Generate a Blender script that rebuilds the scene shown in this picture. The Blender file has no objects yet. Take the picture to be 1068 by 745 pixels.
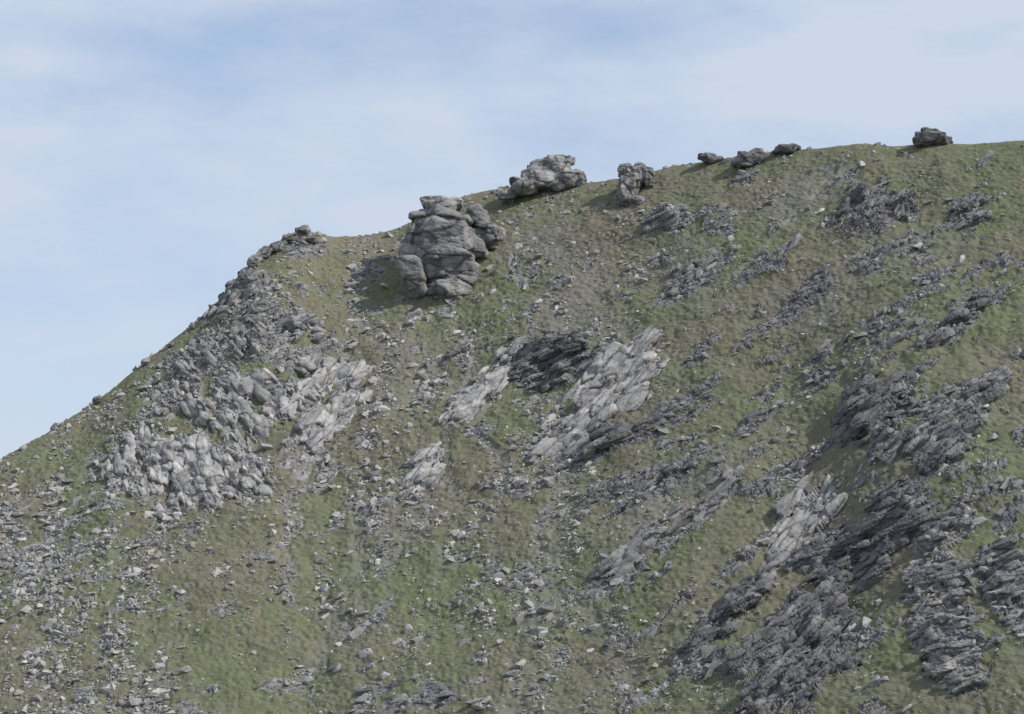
import bpy, bmesh, math, time
import numpy as np
from mathutils import Matrix, Vector
T0=time.time()
rng=np.random.default_rng(7)
# ---------------------------------------------------------------- camera model
PW,PH=1068.0,745.0
HF=math.radians(20); FPX=(PW/2)/math.tan(HF/2); PIT=math.radians(8)
Fv=np.array([0,math.cos(PIT),math.sin(PIT)]); Uv=np.array([0,-math.sin(PIT),math.cos(PIT)])
def ray(px,py): 
    return Fv+np.array([1,0,0])*(px-PW/2)/FPX+Uv*(PH/2-py)/FPX
# ---------------------------------------------------------------- noise
def h3(ix,iy,iz,seed):
    h=(ix.astype(np.int64)*374761393+iy.astype(np.int64)*668265263+iz.astype(np.int64)*2147483647+seed*974634777)&0xFFFFFFFF
    h=((h^(h>>13))*1274126177)&0xFFFFFFFF
    h=((h^(h>>16))*2246822519)&0xFFFFFFFF
    h=(h^(h>>15))&0xFFFFFF
    return h.astype(np.float64)/float(0xFFFFFF)
def vnoise(P,seed=0):
    F=np.floor(P); f=P-F; I=F.astype(np.int64); f=f*f*(3-2*f)
    out=0
    for a in (0,1):
        wa=f[:,0] if a else 1-f[:,0]
        for b in (0,1):
            wb=f[:,1] if b else 1-f[:,1]
            for c in (0,1):
                wc=f[:,2] if c else 1-f[:,2]
                out=out+wa*wb*wc*h3(I[:,0]+a,I[:,1]+b,I[:,2]+c,seed)
    return out*2-1
def fbm(P,seed=0,o=4,g=0.5):
    s=0;a=1;t=0
    for i in range(o):
        s=s+a*vnoise(P*(2.03**i)+i*17.3,seed+i*11); t+=a; a*=g
    return s/t
def worley(P,seed=0):
    n=len(P); I=np.floor(P).astype(np.int64)
    f1=np.full(n,9.);f2=np.full(n,9.); cid=np.zeros((n,3),np.int64); off=np.zeros((n,3))
    for a in (-1,0,1):
        for b in (-1,0,1):
            for c in (-1,0,1):
                J=I+np.array([a,b,c])
                C=np.stack([J[:,0]+h3(J[:,0],J[:,1],J[:,2],seed+1),J[:,1]+h3(J[:,0],J[:,1],J[:,2],seed+2),J[:,2]+h3(J[:,0],J[:,1],J[:,2],seed+3)],1)
                D=P-C; d=np.sqrt((D*D).sum(1))
                m=d<f1
                f2=np.where(m,f1,np.minimum(f2,d)); f1=np.where(m,d,f1)
                cid[m]=J[m]; off[m]=D[m]
    r=[h3(cid[:,0],cid[:,1],cid[:,2],seed+k) for k in (5,6,7,8)]
    return f1,f2,r,off
def blocks(P,size,ang,seed,tilt=0.5,groove=0.5,warp=.18):
    """jointed rock: P world pts, size=(along,depth,across) metres, ang=dip of the joints in the x-z plane"""
    ca,sa=math.cos(ang),math.sin(ang)
    Q=np.stack([(P[:,0]*ca+P[:,2]*sa)/size[0],P[:,1]/size[1],(-P[:,0]*sa+P[:,2]*ca)/size[2]],1)
    Q=Q+warp*np.stack([vnoise(Q*1.3,seed+31),vnoise(Q*1.3,seed+32),vnoise(Q*1.3,seed+33)],1)
    f1,f2,r,off=worley(Q,seed)
    t=(r[1]-0.5)*off[:,0]*2+(r[2]-0.5)*off[:,2]*2
    g=np.exp(-((f2-f1)/0.09))
    return (r[0]-0.5)*2*0.6+t*tilt-groove*g, r[3], g
# ---------------------------------------------------------------- base terrain
XT=np.linspace(-400,400,3201)
def smooth(a,w):
    k=np.exp(-0.5*(np.arange(-3*w,3*w+1)/w)**2); k/=k.sum()
    return np.convolve(np.pad(a,3*w,mode='edge'),k,mode='valid')
Rt=smooth(np.interp(XT,[-400,-110,-65,-32,-5,35,80,120,400],[430,480,515,540,543,524,497,478,440]),56)
Rf=lambda x:np.interp(x,XT,Rt)
sky=[(-250,640),(-60,520),(0,481),(60,442),(110,410),(160,370),(210,330),(240,302),(262,275),(290,253),(312,243),(345,247),(380,245),(412,238),(440,226),(480,206),(520,198),(560,194),(610,191),(640,187),(690,177),(730,169),(790,161),(830,156),(870,153),(900,151),(930,154),(960,151),(1010,150),(1068,147),(1300,140)]
sx=[];sz=[]
for px,py in sky:
    d=ray(px,py); R=520.
    for _ in range(30): R=float(Rf(d[0]*R/d[1]))
    sx.append(d[0]*R/d[1]); sz.append(d[2]*R/d[1])
St=smooth(np.interp(XT,[-400]+sx+[400],[-40]+sz+[sz[-1]+15]),8)
K=0.80
def prof(t):
    return np.where(t>0,K*(np.sqrt(t*t+6)-2.45),0.40*(np.sqrt(t*t+6)-2.45))
def valley(x,y):
    d=np.sqrt(x*x+y*y); s=np.clip((d-12)/220,0,1); s=s*s*(3-2*s)
    v=-1.7-45*s
    return np.where(y>520,-60+0*x,v)
def height(x,y):
    t=Rf(x)-y
    u=np.clip((t-4)/45,0,1); u=u*u*(3-2*u)
    S=np.interp(x,XT,St)*(1-u)+np.interp(x,XT,St2)*u
    z=S-prof(t)
    z=z+2.6*np.exp(-((x-62)/12)**2-((y-430)/40)**2)-2.4*np.exp(-((x-44)/8)**2-((y-425)/35)**2)
    z=z-1.6*np.exp(-((x+30)/6)**2)*np.clip((t-8)/20,0,1)
    v=valley(x,y); 
    w=6.0
    return np.where(z-v>60,z,np.where(z-v<-60,v,w*np.logaddexp(np.clip(z,-200,300)/w,np.clip(v,-200,300)/w)))
St2=smooth(St,85)
for it in range(4):
    ex=[];ez=[]
    for px,py in sky[1:-1]:
        d=ray(px,py)
        yy=np.arange(440,600,0.5); xx=d[0]*yy/d[1]
        zz=height(xx,yy)
        dep=yy*Fv[1]+zz*Fv[2]; pp=PH/2-FPX*(yy*Uv[1]+zz*Uv[2])/dep
        j=np.argmin(pp); ex.append(xx[j]); ez.append((pp[j]-py)*yy[j]/FPX)
    o=np.argsort(ex); St=St+smooth(np.interp(XT,np.array(ex)[o],np.array(ez)[o]),6)
def hit(px,py):
    d=ray(px,py); y=np.arange(300,640,0.25); x=d[0]*y/d[1]; z=d[2]*y/d[1]
    h=height(x,y); b=np.where(h>=z)[0]
    if len(b)==0:
        dd=h-z; j=np.argmax(dd)
    else: j=b[0]
    return np.array([x[j],y[j],h[j]])
def mpp(p): return p[1]/FPX
# ---------------------------------------------------------------- terrain grid
xf=np.arange(-108,108.01,0.20)
ext=np.array([2,5,10,18,30,50,80,120,170,240,330,450,620,900,1400,2200,3500,6000.])
xs=np.concatenate([-108-ext[::-1],xf,108+ext])
tf=np.arange(-8,152.01,0.29)
te_f=np.array([1,3,6,10,15,22,30,40,55,75,100,130,160,190,215,240,260,280,300,330,370,420,600,1000,2000,4000.])
te_b=np.array([1,3,6,10,18,30,50,80,130,200,300,500,800,1300,2200,4000,7000.])
ts=np.concatenate([-8-te_b[::-1],tf,152+te_f])
NX,NT=len(xs),len(ts)
X,Tt=np.meshgrid(xs,ts); Y=Rf(X)-Tt
X=X.ravel();Y=Y.ravel()
Z=height(X,Y)
P=np.stack([X,Y,Z],1)
G=P.reshape(NT,NX,3)
def gnormals(G):
    dx=np.gradient(G,axis=1); dt=np.gradient(G,axis=0)
    n=np.cross(dt,dx); n/=np.maximum(np.linalg.norm(n,axis=2,keepdims=True),1e-9)
    n[n[:,:,2]<0]*=-1
    return n
N=gnormals(G).reshape(-1,3)
Tf=np.tile(ts[:,None],(1,NX)).ravel()
fine=((np.abs(X)<108.5)&(Tf>-9)&(Tf<153))
idx=np.where(fine)[0]
Pf=P[idx]; Tk=Tf[idx]
NB=fbm(Pf/5.0,3,4)
NC=fbm(Pf/14.0,13,4)
NS=fbm(Pf/1.6,23,3)
def emask(px,py,rx,ry,rot=0,soft=0.35,rag=0.5):
    c=hit(px,py); m=mpp(c); a=math.radians(rot)
    dx=(Pf[:,0]-c[0])/m; dz=(Pf[:,2]-c[2])/m
    u=(dx*math.cos(a)+dz*math.sin(a))/rx; v=(-dx*math.sin(a)+dz*math.cos(a))/ry
    r=np.sqrt(u*u+v*v)
    return np.clip((1-r+rag*NB)/soft,0,1)
print('noise',time.time()-T0)
def segm(pts,wpx,wob=.6):
    out=np.zeros(len(Pf)); W=[hit(*p) for p in pts]
    for A_,B_ in zip(W[:-1],W[1:]):
        ab=(B_-A_)[[0,2]]; q=Pf[:,[0,2]]-A_[[0,2]]+wob*NB[:,None]
        t=np.clip((q@ab)/(ab@ab),0,1); dd=np.linalg.norm(q-t[:,None]*ab,axis=1)
        out=np.maximum(out,np.clip(1.5-dd/(wpx*mpp(A_)),0,1))
    return out
path=segm([(888,172),(852,200),(818,238),(795,262),(768,290)],3.2,1.0)
path=path*np.clip(.65+1.4*NS+.5*NB,.15,.8)
# (px,py,rx,ry,rot, strata angle, amplitude, lightness (lowest: crag shade put into the colour), coverage)
patches=[
 (210,490,95,54,-12,-62,1.3,.88,.12),(150,480,42,50,0,-60,1.2,.82,.1),(262,425,66,46,20,-55,1.4,.78,.12),
 (290,345,95,50,-12,35,1.3,.5,.08),(348,415,40,76,-15,58,1.4,.8,.12),(320,475,40,38,20,58,1.2,.75,.1),
 (258,300,34,42,-40,40,1.3,.42,.22),(310,258,45,16,0,20,1.1,.35,.2),(215,380,85,42,40,-50,1.2,.55,.08),
 (498,415,62,20,55,54,1.5,.95,.25),(447,485,36,20,45,45,1.3,.9,.2),(480,366,28,10,40,38,1.4,.75,.3),
 (580,378,52,42,10,25,1.8,.12,.3),(645,395,80,32,47,48,1.3,.85,.3),(603,452,66,30,42,44,1.3,.78,.2),(640,462,80,16,22,25,1.3,.14,.2),
 (690,560,115,22,40,38,1.2,.5,.15),(640,600,42,18,30,35,1.1,.3,.15),(840,538,85,26,52,52,1.4,.68,.15),(700,500,80,15,30,35,1.1,.2,.1),
 (910,432,46,38,30,30,1.8,.1,.25),(995,435,85,25,38,34,1.8,.3,.2),(915,560,88,36,22,25,1.9,.1,.25),
 (983,640,42,118,0,12,1.6,.5,.2),(830,680,88,58,45,38,1.8,.1,.2),(1052,615,30,66,0,25,1.5,.35,.15),(760,640,62,18,40,38,1.3,.1,.2),
 (690,705,80,10,40,40,1.2,.6,.1),(895,222,34,28,0,30,1.5,.1,.2),(945,218,20,26,0,35,1.2,.2,.15),(1015,220,36,24,30,35,1.2,.2,.15),
 (700,228,28,20,0,20,1.1,.35,.15),(750,225,22,15,0,30,.9,.3,.1),(715,300,50,22,30,30,.8,.25,.05),(870,290,85,18,30,34,.9,.15,.05),(600,270,36,20,0,50,.5,.3,-.05),
 (1010,330,70,14,35,34,1.1,.15,.1),(880,365,66,12,40,34,1.,.15,.1),(940,340,60,13,38,34,1.,.15,.05),(60,560,80,40,0,20,.4,.5,-.1),
 (400,285,50,12,10,20,.7,.4,.0),(420,730,70,22,0,20,.6,.25,-.05),(1050,520,34,30,40,34,1.1,.2,.15),(560,500,46,14,35,35,.9,.55,.05),
 (1040,300,40,14,40,36,.8,.2,.0),(960,500,70,13,38,36,1.,.15,.15),(720,410,50,14,35,36,.8,.2,.0),(790,440,50,12,38,36,.8,.15,.0),(630,515,60,16,35,36,.9,.15,.1),
 (540,285,8,36,20,70,.6,.6,.0),(735,690,40,16,40,38,1.,.1,.15),(780,580,50,10,42,38,.9,.3,.05),(860,465,50,10,42,36,.8,.2,.0),
]
rock=np.zeros(len(Pf)); disp=np.zeros(len(Pf)); light=np.full(len(Pf),.35); tint=np.full(len(Pf),.5); crack=np.zeros(len(Pf))
strat=np.full(len(Pf),35.)
a=math.radians(36)
wv=3.0*NC
Q=np.stack([(Pf[:,0]*math.cos(a)+Pf[:,2]*math.sin(a))/6,Pf[:,1]/10,(-Pf[:,0]*math.sin(a)+Pf[:,2]*math.cos(a)+wv)/2.],1)
st=fbm(Q,41,4)
right=np.clip((Pf[:,0]-2)/25,0,1)
gen=np.clip((st-0.19+0.35*NC)/0.12,0,1)*right*np.clip((Tk-3)/8,0,1)*(1-np.clip(path*1.2,0,1))
Q2=Pf/np.array([4,5,3.])
gen2=np.clip((fbm(Q2,57,4)-0.22)/0.12,0,1)*(1-right)*np.clip((Tk-1)/8,0,1)*0.8
def addpatch(m,ang,amp,lt,seed,cov=0.1,big=1.0):
    global rock,disp,light,tint,crack,strat
    s=np.where(m>0.01)[0]
    if len(s)==0: return
    Q=Pf[s]; A=math.radians(ang)
    ca,sa=math.cos(A),math.sin(A)
    QS=np.stack([(Q[:,0]*ca+Q[:,2]*sa)/6.,Q[:,1]/5,(-Q[:,0]*sa+Q[:,2]*ca)/1.7],1)
    w=m[s]*np.clip((fbm(QS,seed+200,3)+cov+.12)/.14,0,1)
    pale=lt>=.7
    sm=.35 if pale else 1.0
    if pale: big=big*1.4
    b1,r1,g1=blocks(Q,(6*big,4.5*big,1.7*big),A,seed,1.0 if pale else .7,0.35)
    b2,r2,g2=blocks(Q,(2.8*big,2.2*big,.8*big),A+0.08,seed+50,0.6,0.5)
    b3,r3,g3=blocks(Q,(1.2,1.0,.5),A-0.1,seed+90,0.5,0.4)
    d=(b1*0.8+b2*0.36*sm+b3*0.14*sm+0.3)*amp
    better=w>=rock[s]
    disp[s]=disp[s]*(1-w)+d*w
    t=0.35*r2+0.45*r1+0.2*r3
    tint[s]=np.where(better,t,tint[s]); light[s]=light[s]*(1-w)+lt*w; crack[s]=np.where(better,np.clip(g1*.9+g2*.9*(.6 if pale else 1),0,1),crack[s])
    strat[s]=np.where(better,ang,strat[s]); rock[s]=np.maximum(rock[s],w)
addpatch(gen*0.9,36,0.75,.25,500,.3,0.7)
addpatch(gen2*0.8,30,0.5,.5,600,.3,0.6)
for i,(px,py,rx,ry,rot,sa,amp,lt,cv) in enumerate(patches):
    addpatch(emask(px,py,rx,ry,rot,0.35,.6),sa,amp*0.75,lt,1000+i*7,cv)
rock*=(1-np.clip(path*1.2,0,1))
print('patches',time.time()-T0)
gul=fbm(np.stack([(Pf[:,0]+1.6*NB+7*NC)/4.0,Pf[:,1]*0,Pf[:,2]/16],1),88,3)
gully=np.clip((gul-.10)/.4,0,1)*(1-right*.8)*np.clip((Tk-6)/14,0,1)
mg=segm([(425,330),(395,400),(382,470),(374,540),(372,620),(380,745)],7,1.3)
gully=np.maximum(gully,.9*mg*np.clip(.7+1.5*NS,.1,1))
d0=1.2*fbm(Pf/11,71,3)+0.38*fbm(Pf/2.4,72,3)*(1-0.5*rock)+0.16*vnoise(Pf/0.6,73)-.35*gully
edge=np.clip((Tk+8)/8,0,1)*np.clip((152-Tk)/8,0,1)*np.clip((108-np.abs(Pf[:,0]))/5,0,1)
ridge=0.35+0.65*np.clip((Tk)/10,0,1)
P[idx]+=N[idx]*((disp+d0)*edge*ridge)[:,None]
soil=np.zeros(len(Pf))
for e,v in [((835,205,75,40,25),.6),((720,290,60,60,30),.6),((600,320,60,90,20),.65),((850,310,80,40,30),.55),((700,520,120,40,35),.6),((560,250,60,40,20),.4),((960,260,70,40,20),.5),((420,380,50,90,10),.4)]:
    soil=np.maximum(soil,v*emask(*e,soft=.8))
soil=np.maximum(soil,.6*gully)
green=np.clip(0.45+1.5*NC,0,1)
for e in [(560,640,150,90,20),(800,350,70,40,30),(1040,200,60,60,0),(1040,470,60,50,30),(950,160,60,12,0),(250,640,160,60,0),(720,240,60,60,0),(900,650,40,70,0),(600,220,80,25,20)]:
    green=np.clip(green+0.45*emask(*e,soft=0.8),0,1)
me=bpy.data.meshes.new('hillside_terrain')
me.vertices.add(len(P)); me.vertices.foreach_set('co',P.astype(np.float32).ravel())
ii=np.arange(NT*NX).reshape(NT,NX)
q=np.stack([ii[:-1,:-1],ii[1:,:-1],ii[1:,1:],ii[:-1,1:]],-1).reshape(-1,4)
nf=len(q)
me.loops.add(nf*4); me.loops.foreach_set('vertex_index',q.astype(np.int32).ravel())
me.polygons.add(nf); me.polygons.foreach_set('loop_start',np.arange(0,nf*4,4,dtype=np.int32)); 
me.update(calc_edges=True); me.validate()
def attr(me,name,vals):
    at=me.attributes.new(name,'FLOAT','POINT'); at.data.foreach_set('value',vals.astype(np.float32))
def full(v,default=0.):
    o=np.full(len(P),default); o[idx]=v; return o
attr(me,'rock',full(rock)); attr(me,'light',full(light,.3)); attr(me,'tint',full(tint,.5)); attr(me,'soil',full(soil)); attr(me,'green',full(green,.5)); attr(me,'crack',full(crack)); attr(me,'path',full(path))
me.polygons.foreach_set('use_smooth',np.zeros(nf,dtype=bool))
print('terrain',len(P),time.time()-T0)
Pd=P[idx]
Nd=gnormals(P.reshape(NT,NX,3)).reshape(-1,3)[idx]
Nb=N[idx]
# ---------------------------------------------------------------- materials
def nodes(name):
    m=bpy.data.materials.new(name); m.use_nodes=True; nt=m.node_tree; nt.nodes.clear(); return m,nt
class B:
    def __init__(s,nt): s.nt=nt
    def n(s,t,**k):
        x=s.nt.nodes.new(t)
        for a,b in k.items(): setattr(x,a,b)
        return x
    def l(s,a,b): s.nt.links.new(a,b)
    def val(s,v,inp):
        if hasattr(v,'is_linked'): s.l(v,inp)
        else: inp.default_value=v
    def math(s,op,a,b=0.,clamp=False):
        x=s.n('ShaderNodeMath',operation=op,use_clamp=clamp); s.val(a,x.inputs[0]); s.val(b,x.inputs[1]); return x.outputs[0]
    def mix(s,f,a,b):
        x=s.n('ShaderNodeMix',data_type='RGBA'); s.val(f,x.inputs[0]); s.val(a,x.inputs[6]); s.val(b,x.inputs[7]); return x.outputs[2]
    def noise(s,co,sc,det=4,rough=.55,out=0):
        x=s.n('ShaderNodeTexNoise'); s.l(co,x.inputs['Vector']); x.inputs['Scale'].default_value=sc; x.inputs['Detail'].default_value=det; x.inputs['Roughness'].default_value=rough; return x.outputs[out]
    def rng(s,v,a,b,c=0.,d=1.):
        x=s.n('ShaderNodeMapRange'); s.val(v,x.inputs[0])
        for i,q in enumerate((a,b,c,d)): x.inputs[1+i].default_value=q
        return x.outputs[0]
    def attr(s,nm): return s.n('ShaderNodeAttribute',attribute_name=nm).outputs['Fac']
def c(r,g,b): return (r,g,b,1)
def rockcol(b,co,tint,light):  # dark tones lifted to stand in for missing haze
    n1=b.noise(co,0.6,4,.6); n2=b.noise(co,3.2,2,.6)
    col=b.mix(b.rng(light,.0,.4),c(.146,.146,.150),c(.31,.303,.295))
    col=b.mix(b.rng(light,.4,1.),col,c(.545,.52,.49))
    d1=b.math('MULTIPLY',b.rng(n1,.38,.66,.0,.62),b.rng(light,.4,1.,1.,.75))
    col=b.mix(d1,col,c(.143,.142,.145))
    d2=b.math('MULTIPLY',b.rng(tint,.1,.9,.5,.0),b.rng(light,.4,1.,1.,.8))
    col=b.mix(d2,col,c(.122,.122,.126))
    col=b.mix(b.rng(n2,.52,.7,0,.40),col,c(.13,.13,.115))
    return col
mt,nt=nodes('hillside'); b=B(nt)
co=b.n('ShaderNodeTexCoord').outputs['Object']
rcol=rockcol(b,co,b.attr('tint'),b.attr('light'))
rcol=b.mix(b.math('MULTIPLY',b.attr('crack'),.65),rcol,c(.065,.067,.071))
g1=b.noise(co,.12,3,.6); g2=b.noise(co,.9,4,.7); g3=b.noise(co,4.0,2,.6)
gg=b.math('ADD',b.math('MULTIPLY',b.attr('green'),.75),b.math('MULTIPLY',b.rng(g1,.3,.7),.35),True)
grass=b.mix(gg,c(.187,.163,.124),c(.143,.158,.084))
grass=b.mix(b.rng(g2,.40,.66,.0,.6),grass,c(.076,.083,.060))
grass=b.mix(b.rng(g3,.59,.70,0,.5),grass,c(.27,.27,.25))
grass=b.mix(b.math('MULTIPLY',b.attr('soil'),b.rng(g2,.3,.6,.55,1.),True),grass,c(.205,.195,.183))
grass=b.mix(b.math('MULTIPLY',b.attr('path'),.75),grass,c(.24,.228,.21))
f=b.rng(b.math('ADD',b.attr('rock'),b.math('MULTIPLY',b.math('SUBTRACT',b.noise(co,1.1,4,.7),.5),1.9)),.44,.56)
f=b.math('MULTIPLY',f,b.math('SUBTRACT',1.,b.attr('path'),True))
col=b.mix(f,grass,rcol)
bs=b.n('ShaderNodeBsdfPrincipled'); bs.inputs['Roughness'].default_value=.95; bs.inputs['Specular IOR Level'].default_value=.1
b.l(col,bs.inputs['Base Color'])
bp=b.n('ShaderNodeBump'); bp.inputs['Strength'].default_value=.7; bp.inputs['Distance'].default_value=.28
b.l(b.noise(co,1.8,4,.66),bp.inputs['Height']); b.l(bp.outputs[0],bs.inputs['Normal'])
o=b.n('ShaderNodeOutputMaterial'); b.l(bs.outputs[0],o.inputs[0]); me.materials.append(mt)
mr,nt=nodes('granite'); b=B(nt)
co=b.n('ShaderNodeTexCoord').outputs['Object']
rcol=rockcol(b,co,b.attr('tint'),b.attr('light'))
rcol=b.mix(b.math('MULTIPLY',b.attr('crack'),.75),rcol,c(.055,.057,.061))
bs=b.n('ShaderNodeBsdfPrincipled'); bs.inputs['Roughness'].default_value=.92; bs.inputs['Specular IOR Level'].default_value=.15
b.l(rcol,bs.inputs['Base Color'])
bp=b.n('ShaderNodeBump'); bp.inputs['Strength'].default_value=.7; bp.inputs['Distance'].default_value=.25
b.l(b.noise(co,1.8,3,.65),bp.inputs['Height']); b.l(bp.outputs[0],bs.inputs['Normal'])
o=b.n('ShaderNodeOutputMaterial'); b.l(bs.outputs[0],o.inputs[0])
# ---------------------------------------------------------------- angular boulders
def mkhulls(K_,npts,ex,lo,hi):
    out=[]
    for k in range(K_):
        pts=rng.normal(size=(npts,3)); pts/=np.linalg.norm(pts,axis=1)[:,None]
        pts=np.sign(pts)*np.abs(pts)**ex*rng.uniform(lo,hi,(npts,1))
        bm=bmesh.new()
        for p in pts: bm.verts.new(p)
        bmesh.ops.convex_hull(bm,input=bm.verts)
        bmesh.ops.delete(bm,geom=[v for v in bm.verts if not v.link_faces],context='VERTS')
        bmesh.ops.triangulate(bm,faces=bm.faces); bmesh.ops.recalc_face_normals(bm,faces=bm.faces)
        bm.verts.index_update()
        out.append((np.array([v.co[:] for v in bm.verts]),np.array([[v.index for v in f_.verts] for f_ in bm.faces]))); bm.free()
    return out
hulls=mkhulls(24,13,.8,.75,1.05)
boxy=mkhulls(24,18,.6,.8,1.05)
def mesh_from(name,V,Fs):
    m=bpy.data.meshes.new(name); m.vertices.add(len(V)); m.vertices.foreach_set('co',V.astype(np.float32).ravel())
    m.loops.add(len(Fs)*3); m.loops.foreach_set('vertex_index',Fs.astype(np.int32).ravel())
    m.polygons.add(len(Fs)); m.polygons.foreach_set('loop_start',np.arange(0,len(Fs)*3,3,dtype=np.int32))
    m.update(calc_edges=True); return m
def rocks_geo(C,Rm,S,tints,lights,lib):
    V=[];Fs=[];Tn=[];Ln=[];base=0
    kind=rng.integers(0,len(lib),len(C))
    for k,(hv,hf) in enumerate(lib):
        s=np.where(kind==k)[0]
        if len(s)==0: continue
        loc=hv[None]*S[s][:,None,:]
        w=np.einsum('nij,nvj->nvi',Rm[s],loc)+C[s][:,None,:]
        V.append(w.reshape(-1,3)); nv=len(hv)
        Fs.append((hf[None]+ (base+np.arange(len(s))*nv)[:,None,None]).reshape(-1,3))
        Tn.append(np.repeat(tints[s],nv)); Ln.append(np.repeat(lights[s],nv)); base+=nv*len(s)
    return np.concatenate(V),np.concatenate(Fs),np.concatenate(Tn),np.concatenate(Ln)
def build_rocks(name,C,Rm,S,tints,lights):
    V,Fs,Tn,Ln=rocks_geo(C,Rm,S,tints,lights,hulls)
    m=mesh_from(name,V,Fs)
    attr(m,'tint',Tn); attr(m,'light',Ln); attr(m,'crack',np.zeros(len(V)))
    m.polygons.foreach_set('use_smooth',np.zeros(len(Fs),dtype=bool))
    m.materials.append(mr)
    ob=bpy.data.objects.new(name,m); later.append(ob); return ob
later=[]
def finish(name,me0,vox,ang,size,amp,lt,seed,w=(.42,.24,.5)):
    ob=bpy.data.objects.new(name,me0); bpy.context.collection.objects.link(ob)
    md=ob.modifiers.new('r','REMESH'); md.mode='VOXEL'; md.voxel_size=vox
    dg=bpy.context.evaluated_depsgraph_get(); m2=bpy.data.meshes.new_from_object(ob.evaluated_get(dg)); ob.modifiers.clear(); ob.data=m2; m2.name=name
    nv=len(m2.vertices); co=np.zeros(nv*3); m2.vertices.foreach_get('co',co); co=co.reshape(-1,3)
    no=np.zeros(nv*3); m2.vertices.foreach_get('normal',no); no=no.reshape(-1,3)
    A=math.radians(ang)
    b1,r1,g1=blocks(co,size,A,seed,0.5,0.7,.3)
    b2,r2,g2=blocks(co,tuple(s*.4 for s in size),A+.08,seed+9,0.6,0.5,.3)
    d=amp*(w[0]*b1+w[1]*b2+w[2]*fbm(co/3.,seed+4,5,.6)+.12)
    co2=co+no*d[:,None]
    m2.vertices.foreach_set('co',co2.astype(np.float32).ravel()); m2.update()
    k2=1.0 if w[1]>.2 else .6
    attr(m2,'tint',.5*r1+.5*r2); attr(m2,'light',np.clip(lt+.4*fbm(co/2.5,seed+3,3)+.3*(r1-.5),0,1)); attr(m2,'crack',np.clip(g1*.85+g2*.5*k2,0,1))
    m2.polygons.foreach_set('use_smooth',np.zeros(len(m2.polygons),dtype=bool)); m2.materials.clear(); m2.materials.append(mr)
    bpy.context.collection.objects.unlink(ob); later.append(ob)
    return ob
inner=(edge>0.99)&(Tk>0.0)|((Tk>-3)&(Tk<=0)&(Pf[:,0]<-20)&(Pf[:,0]>-104))
def frames(n,ang,nr,jit):
    a=np.radians(ang)+rng.normal(0,jit,n)
    e=np.stack([np.cos(a),0.5*np.sin(a),np.sin(a)],1)
    nn=nr+rng.normal(0,jit*.8,(n,3)); nn/=np.linalg.norm(nn,axis=1)[:,None]
    e=e-(e*nn).sum(1)[:,None]*nn; e/=np.linalg.norm(e,axis=1)[:,None]
    f_=np.cross(e,nn); return np.stack([e,nn,f_],2)
dens=0.10+0.5*np.clip(fbm(Pf/7,91,4)+.1,0,1)+0.3*rock*(1-.4*right)+.9*gully
for (px,py,rx,ry,rot,w) in [(40,620,120,130,0,1.8),(60,720,180,60,0,1.6),(150,560,220,80,15,1.0),(290,340,120,80,0,1.3),(220,400,130,70,35,1.2),(200,560,110,50,0,.8),(430,520,80,90,20,.7),(100,430,110,40,37,.8),(250,290,70,25,45,1.5),(600,320,120,90,20,.6),(560,560,160,140,30,.4),(800,230,150,60,0,.5)]:
    dens=dens+w*emask(px,py,rx,ry,rot,soft=.9)*(0.25+0.75*np.clip(.5+1.6*NB,0,1))
strk=fbm(np.stack([(Pf[:,0]+2*NB)/3.,Pf[:,1]*0,Pf[:,2]/9],1),188,3)
dens=dens*np.clip(.5+1.3*NS,.02,1.7)*np.clip(.6+2.2*strk,.12,2)*inner*(1-.35*right)*(1-.8*path)
n=50000
pk=rng.choice(len(Pf),n,p=dens/dens.sum())
sz=np.clip(0.125*(rng.pareto(2.35,n)+1),.12,.9)
S=np.stack([sz*rng.uniform(.9,1.7,n),sz*rng.uniform(.6,1.1,n),sz*rng.uniform(.5,.95,n)],1)
C=Pd[pk]+rng.uniform(-.12,.12,(n,3))+Nd[pk]*(sz*0.15)[:,None]
build_rocks('scree_boulders',C,frames(n,strat[pk]*0.6,Nd[pk],.45),S,rng.uniform(0.2,1,n),np.clip(rng.normal(.70,.25,n)-.2*right[pk],0,1))
w=rock**2*inner*np.where(light>.6,.3,1.); n=12000
pk=rng.choice(len(Pf),n,p=w/w.sum())
sz=np.clip(0.22*(rng.pareto(2.8,n)+1),.2,1.0)
S=np.stack([sz*rng.uniform(1.2,2.4,n),sz*rng.uniform(.6,1.1,n),sz*rng.uniform(.4,.8,n)],1)
C=Pd[pk]
build_rocks('bedrock_slabs',C,frames(n,strat[pk],Nd[pk],.2),S,rng.uniform(0.1,1,n),np.clip(light[pk]+rng.normal(0,.12,n),0,1))
print('rocks',time.time()-T0)
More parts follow.
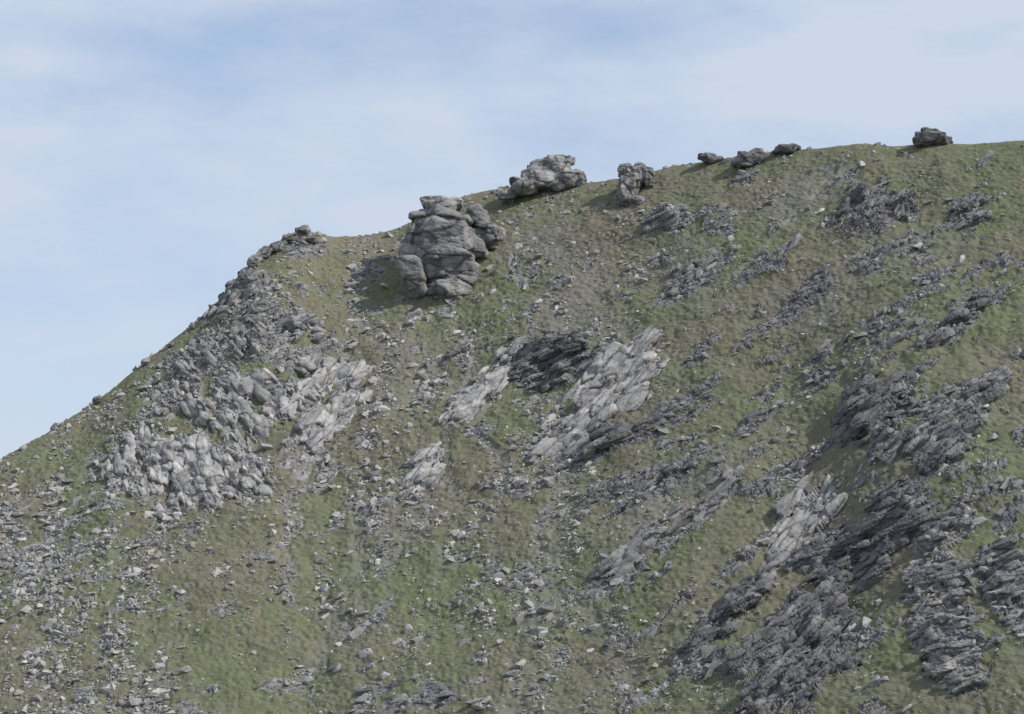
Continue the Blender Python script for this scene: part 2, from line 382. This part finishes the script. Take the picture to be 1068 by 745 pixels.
# solid bedded crags: interlocking ledges fused into one weathered mass; low lt paints left-face shade
def ledges(name,el,ang,n,lt,L=2.6,H=.65,out=.5,jit=.13,W=1.3,nz=.7,vox=.24,amp=.75,cov=.15,w=(.42,.24,.34),size=(5.,2.6,1.1),mn=.42):
    m=emask(*el,soft=.6,rag=.7)*inner
    A=math.radians(ang)
    QS=np.stack([(Pf[:,0]*math.cos(A)+Pf[:,2]*math.sin(A))/6.5,Pf[:,1]/6,(-Pf[:,0]*math.sin(A)+Pf[:,2]*math.cos(A))/1.9],1)
    f_=fbm(QS,int(el[0]),3)
    m=m*np.clip((f_+cov)/.2,0.0,1)
    if m.sum()<=0: return
    pk=rng.choice(len(Pf),n,p=m/m.sum())
    s=np.clip(mn*(rng.pareto(2.2,n)+1),mn,1.7)
    S=np.stack([L*s*rng.uniform(.5,1.1,n),W*s,H*s*rng.uniform(.6,1.3,n)],1)
    C=Pd[pk]+Nb[pk]*(out*m[pk]*rng.uniform(-.6,.9,n))[:,None]
    V,Fs,_,_=rocks_geo(C,frames(n,np.full(n,float(ang)),Nb[pk]*np.array([1,1,nz]),jit),S,np.zeros(n),np.zeros(n),boxy)
    finish(name,mesh_from(name,V,Fs),vox,ang,size,amp,lt,int(el[0]+el[1]),w=w)
ledges('rock_crag',(578,375,46,36,10),20,210,.16,L=1.9,out=1.4,cov=.25)
ledges('rock_crag',(910,432,38,38,30),38,160,.12,out=1.5,L=2.2)
ledges('rock_crag',(995,437,80,20,38),34,210,.3,out=1.2,L=2.8)
ledges('rock_crag',(912,562,80,34,22),24,310,.12,out=1.5,L=2.5)
ledges('rock_crag',(830,682,76,52,45),42,400,.14,out=1.4,L=2.7)
ledges('rock_crag',(983,640,32,108,0),10,320,.5,L=1.6,H=.5,out=.8,W=.9,vox=.2,amp=.5,size=(3.,2.,.9))
ledges('rock_crag',(1052,615,26,58,0),20,140,.38,L=1.7,H=.5,out=.8,W=.9,vox=.2,amp=.5)
ledges('rock_crag',(895,222,22,24,0),50,90,.14,L=1.5,out=1.2)
ledges('rock_crag',(945,218,12,22,0),50,50,.25,L=1.3,out=.8)
ledges('rock_crag',(1015,220,28,16,30),32,70,.2,L=1.5,out=.9)
ledges('rock_crag',(692,230,22,16,20),30,70,.38,L=1.3,out=.9)
ledges('rock_crag',(640,462,74,11,22),25,110,.18,L=2.2,out=.8)
ledges('rock_crag',(960,500,66,10,38),38,100,.15,L=2.3,out=.8)
ledges('rock_crag',(760,640,60,14,40),36,100,.15,L=2.2,out=.8)
ledges('rock_crag',(1005,330,60,9,38),34,70,.2,L=2.,out=.7)
ledges('rock_crag',(480,366,22,8,40),38,24,.7,L=2.0,out=.7)
ledges('rock_crag',(252,300,24,36,-42),45,150,.45,L=1.4,H=.6,out=.9,jit=.3,W=.8,vox=.2,amp=.6)
ledges('rock_crag',(305,335,70,26,-10),30,140,.52,L=1.5,H=.65,out=.7,jit=.3,W=.8,vox=.22,amp=.6,cov=.02)
ledges('rock_crag',(215,385,75,34,38),-50,120,.58,L=1.6,H=.7,out=.6,jit=.25,W=.8,vox=.22,amp=.6,cov=.02)
SL=dict(out=.36,jit=.09,nz=1.0,amp=.52,w=(.62,.15,.2),size=(7.,4.,1.8),W=.75,mn=.58)
ledges('pale_slab_outcrop',(205,490,92,50,-12),-64,190,.85,L=2.6,H=.98,cov=.12,**SL)
ledges('pale_slab_outcrop',(262,425,60,42,20),-57,110,.78,L=2.4,H=.95,cov=.12,**SL)
ledges('pale_slab_outcrop',(345,418,38,74,-15),60,125,.8,L=2.4,H=.95,cov=.12,**SL)
ledges('pale_slab_outcrop',(498,415,62,18,55),54,62,.92,L=2.8,H=.95,cov=.28,**SL)
ledges('pale_slab_outcrop',(447,485,38,20,45),45,42,.88,L=2.1,H=.95,cov=.28,**SL)
ledges('pale_slab_outcrop',(645,395,80,31,47),48,120,.82,L=3.3,H=1.0,cov=.32,**SL)
ledges('pale_slab_outcrop',(603,452,60,27,42),44,85,.74,L=2.8,H=.85,cov=.2,**SL)
ledges('pale_slab_outcrop',(840,538,80,24,52),52,85,.6,L=2.9,H=.75,cov=.12,**SL)
ledges('pale_slab_outcrop',(690,560,100,16,40),38,70,.45,L=2.4,H=.6,cov=.0,**SL)
print('ledges',time.time()-T0)
# ---------------------------------------------------------------- tors
def tor(name,base,blobs,ang=-8,vox=.22,size=(6,5,2.8),amp=1.0,lt=.4,seed=0,lean=.8,dp=.9,tilt=0.,pcs=5,ww=(.42,.24,.5)):
    g=hit(*base); mm=mpp(g)
    r_=np.random.default_rng(seed)
    V=[];Fs=[];nb=0
    for (px,py,rx,ry) in blobs:
        y=g[1]
        for _ in range(4):
            d=ray(px,py); z=d[2]*y/d[1]; y=g[1]+lean*(z-g[2])
        d=ray(px,py); cx,cz=d[0]*y/d[1],d[2]*y/d[1]
        dep=max(rx,ry*.6)*dp
        for k in range(pcs):
            pts=r_.normal(size=(20,3)); pts/=np.linalg.norm(pts,axis=1)[:,None]
            pts=np.sign(pts)*np.abs(pts)**0.62*r_.uniform(.86,1.04,(20,1))
            sc_=(1.0 if k==0 else r_.uniform(.5,.8)); of=np.zeros(3) if k==0 else r_.uniform(-.5,.5,3)
            pts=(pts*sc_+of)*np.array([rx,dep,ry])*mm
            aj=math.radians(tilt)+r_.normal(0,.12)
            pts=np.stack([pts[:,0]*math.cos(aj)-pts[:,2]*math.sin(aj),pts[:,1],pts[:,0]*math.sin(aj)+pts[:,2]*math.cos(aj)],1)+np.array([cx,y,cz])
            bm=bmesh.new()
            for p in pts: bm.verts.new(p)
            bmesh.ops.convex_hull(bm,input=bm.verts)
            bmesh.ops.delete(bm,geom=[v for v in bm.verts if not v.link_faces],context='VERTS')
            bmesh.ops.triangulate(bm,faces=bm.faces); bmesh.ops.recalc_face_normals(bm,faces=bm.faces); bm.verts.index_update()
            V.append(np.array([v.co[:] for v in bm.verts])); Fs.append(np.array([[v.index for v in f_.verts] for f_ in bm.faces])+nb); nb+=len(bm.verts); bm.free()
    return finish(name,mesh_from(name,np.concatenate(V),np.concatenate(Fs)),vox,ang,size,amp,lt,seed,w=ww)
tor('granite_tor',(462,312),[(464,260,32,46),(474,248,27,24),(476,276,27,22),(470,302,24,15),(456,224,23,18),(450,211,13,8),(474,214,11,9),(436,256,18,30),(430,288,16,26),(444,236,18,19),(508,246,14,15),(518,243,10,10),(498,230,14,13),(498,260,10,14)],-8,lt=.56,seed=15,size=(8,6,2.9),pcs=3,amp=.85,lean=.62,ww=(.5,.22,.45))
tor('granite_tor',(568,206),[(566,186,22,17),(582,175,17,13),(563,171,12,9),(545,196,18,11),(586,189,19,13),(601,189,11,13),(527,204,11,6),(552,184,12,12),(590,168,9,7),(575,166,12,6)],8,lt=.46,seed=23,size=(4,4,2.4),amp=.8,pcs=4,lean=.5)
tor('granite_tor',(658,220),[(658,192,15,20),(671,184,12,11),(651,205,10,13),(662,212,9,9),(677,191,6,8),(652,178,9,8),(668,176,8,6)],4,lt=.42,seed=31,vox=.2,size=(3,3,2.),amp=.7,pcs=4,lean=.6)
T_=dict(lean=.45)
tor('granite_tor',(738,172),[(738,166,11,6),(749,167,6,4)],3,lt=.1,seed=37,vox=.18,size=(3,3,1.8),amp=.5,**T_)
tor('granite_tor',(780,176),[(778,166,12,10),(789,163,9,9),(769,169,7,7)],5,lt=.1,seed=41,vox=.18,size=(3,3,1.8),amp=.5,**T_)  # tor in shade; low lt puts that shade into its colour
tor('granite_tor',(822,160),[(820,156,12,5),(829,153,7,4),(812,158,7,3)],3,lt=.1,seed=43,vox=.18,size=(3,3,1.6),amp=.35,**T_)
tor('granite_tor',(972,154),[(972,144,18,9),(961,147,10,7),(986,146,9,7),(970,138,10,4)],2,lt=.08,seed=47,vox=.18,size=(4,3,2.),amp=.45,**T_)  # shaded skyline tor, its darkness painted by lt
tor('granite_tor',(312,252),[(314,243,9,7),(303,249,10,6),(325,249,7,5)],10,lt=.35,seed=53,vox=.2,size=(3,3,1.6),amp=.5,**T_)
for k,(px,py,rx,ry) in enumerate([(288,256,9,6),(275,263,8,7),(263,272,8,8),(252,285,6,7),(240,298,5,7),(221,319,5,5),(199,338,4,4),(150,376,5,4),(176,358,4,3),(100,415,4,3)]):
    tor('ridge_crag',(px,py+ry+3),[(px+1,py+2,rx,ry),(px+rx*.7+1,py+1-ry*.4,rx*.55,ry*.6)],30,lt=.38,seed=200+k*3,vox=.2,size=(2.5,3,1.2),amp=.5,tilt=25,pcs=4,**T_)
ter=bpy.data.objects.new('hillside_terrain',me); bpy.context.collection.objects.link(ter)
for ob in later: bpy.context.collection.objects.link(ob)
print('tors',time.time()-T0)
# ---------------------------------------------------------------- light and sky
L=Vector((0.76,-0.29,0.76)).normalized()
el=math.asin(L.z); az=math.atan2(L.x,L.y)
sd=bpy.data.lights.new('sun','SUN'); sd.energy=4.1; sd.angle=math.radians(.6); sd.color=(1,.965,.91)
so=bpy.data.objects.new('sun',sd); bpy.context.collection.objects.link(so); so.rotation_euler=L.to_track_quat('Z','Y').to_euler()
w=bpy.data.worlds.new('World'); bpy.context.scene.world=w; w.use_nodes=True; nt=w.node_tree; nt.nodes.clear(); b=B(nt)
skyn=b.n('ShaderNodeTexSky',sky_type='NISHITA'); skyn.sun_disc=False; skyn.sun_elevation=el; skyn.sun_rotation=az
tn=b.n('ShaderNodeMix',data_type='RGBA',blend_type='MULTIPLY'); tn.inputs[0].default_value=1; b.l(skyn.outputs[0],tn.inputs[6]); tn.inputs[7].default_value=c(1.02,1.,1.05)
bg=b.n('ShaderNodeBackground'); bg.inputs[1].default_value=.15; b.l(tn.outputs[2],bg.inputs[0])
cl=b.n('ShaderNodeBackground'); cl.inputs[0].default_value=c(.61,.69,.82); cl.inputs[1].default_value=1.0
tc=b.n('ShaderNodeTexCoord').outputs['Generated']
mp=b.n('ShaderNodeMapping'); mp.inputs['Rotation'].default_value=(0,math.radians(12),0); mp.inputs['Scale'].default_value=(1,1,3.0); b.l(tc,mp.inputs[0])
n1=b.noise(mp.outputs[0],10.,9,.6)
sp=b.n('ShaderNodeSeparateXYZ'); b.l(tc,sp.inputs[0])
u=b.math('DIVIDE',sp.outputs[0],b.math('MAXIMUM',sp.outputs[1],.05)); v=b.math('DIVIDE',sp.outputs[2],b.math('MAXIMUM',sp.outputs[1],.05))
f=b.rng(n1,.25,.75,.3,1.35)
for (px,py,rx,ry,s) in [(330,20,330,60,.42),(700,10,160,40,.15),(40,290,210,50,.28),(20,400,160,60,.15),(480,80,140,25,.2),(30,65,60,18,-.4),(850,90,300,40,-.3)]:
    d=ray(px,py); u0=d[0]/d[1]; v0=d[2]/d[1]
    du=b.math('DIVIDE',b.math('SUBTRACT',u,u0),rx/FPX); dv=b.math('DIVIDE',b.math('SUBTRACT',v,v0),ry/FPX)
    r2=b.math('ADD',b.math('MULTIPLY',du,du),b.math('MULTIPLY',dv,dv))
    g=b.math('EXPONENT',b.math('MULTIPLY',r2,-1.))
    f=b.math('SUBTRACT',f,b.math('MULTIPLY',g,s))
f=b.rng(f,0.,1.,.1,.97)
ms=b.n('ShaderNodeMixShader'); b.l(f,ms.inputs[0]); b.l(bg.outputs[0],ms.inputs[1]); b.l(cl.outputs[0],ms.inputs[2])
o=b.n('ShaderNodeOutputWorld'); b.l(ms.outputs[0],o.inputs[0])
# ---------------------------------------------------------------- camera
cd=bpy.data.cameras.new('camera'); cd.sensor_width=36; cd.lens=18/math.tan(HF/2); cd.clip_start=.5; cd.clip_end=20000
cam=bpy.data.objects.new('camera',cd); bpy.context.collection.objects.link(cam); cam.rotation_euler=(math.radians(90)+PIT,0,0)
sc=bpy.context.scene; sc.camera=cam
sc.view_settings.view_transform='Standard'; sc.view_settings.look='None'; sc.view_settings.exposure=0
print('done',time.time()-T0)
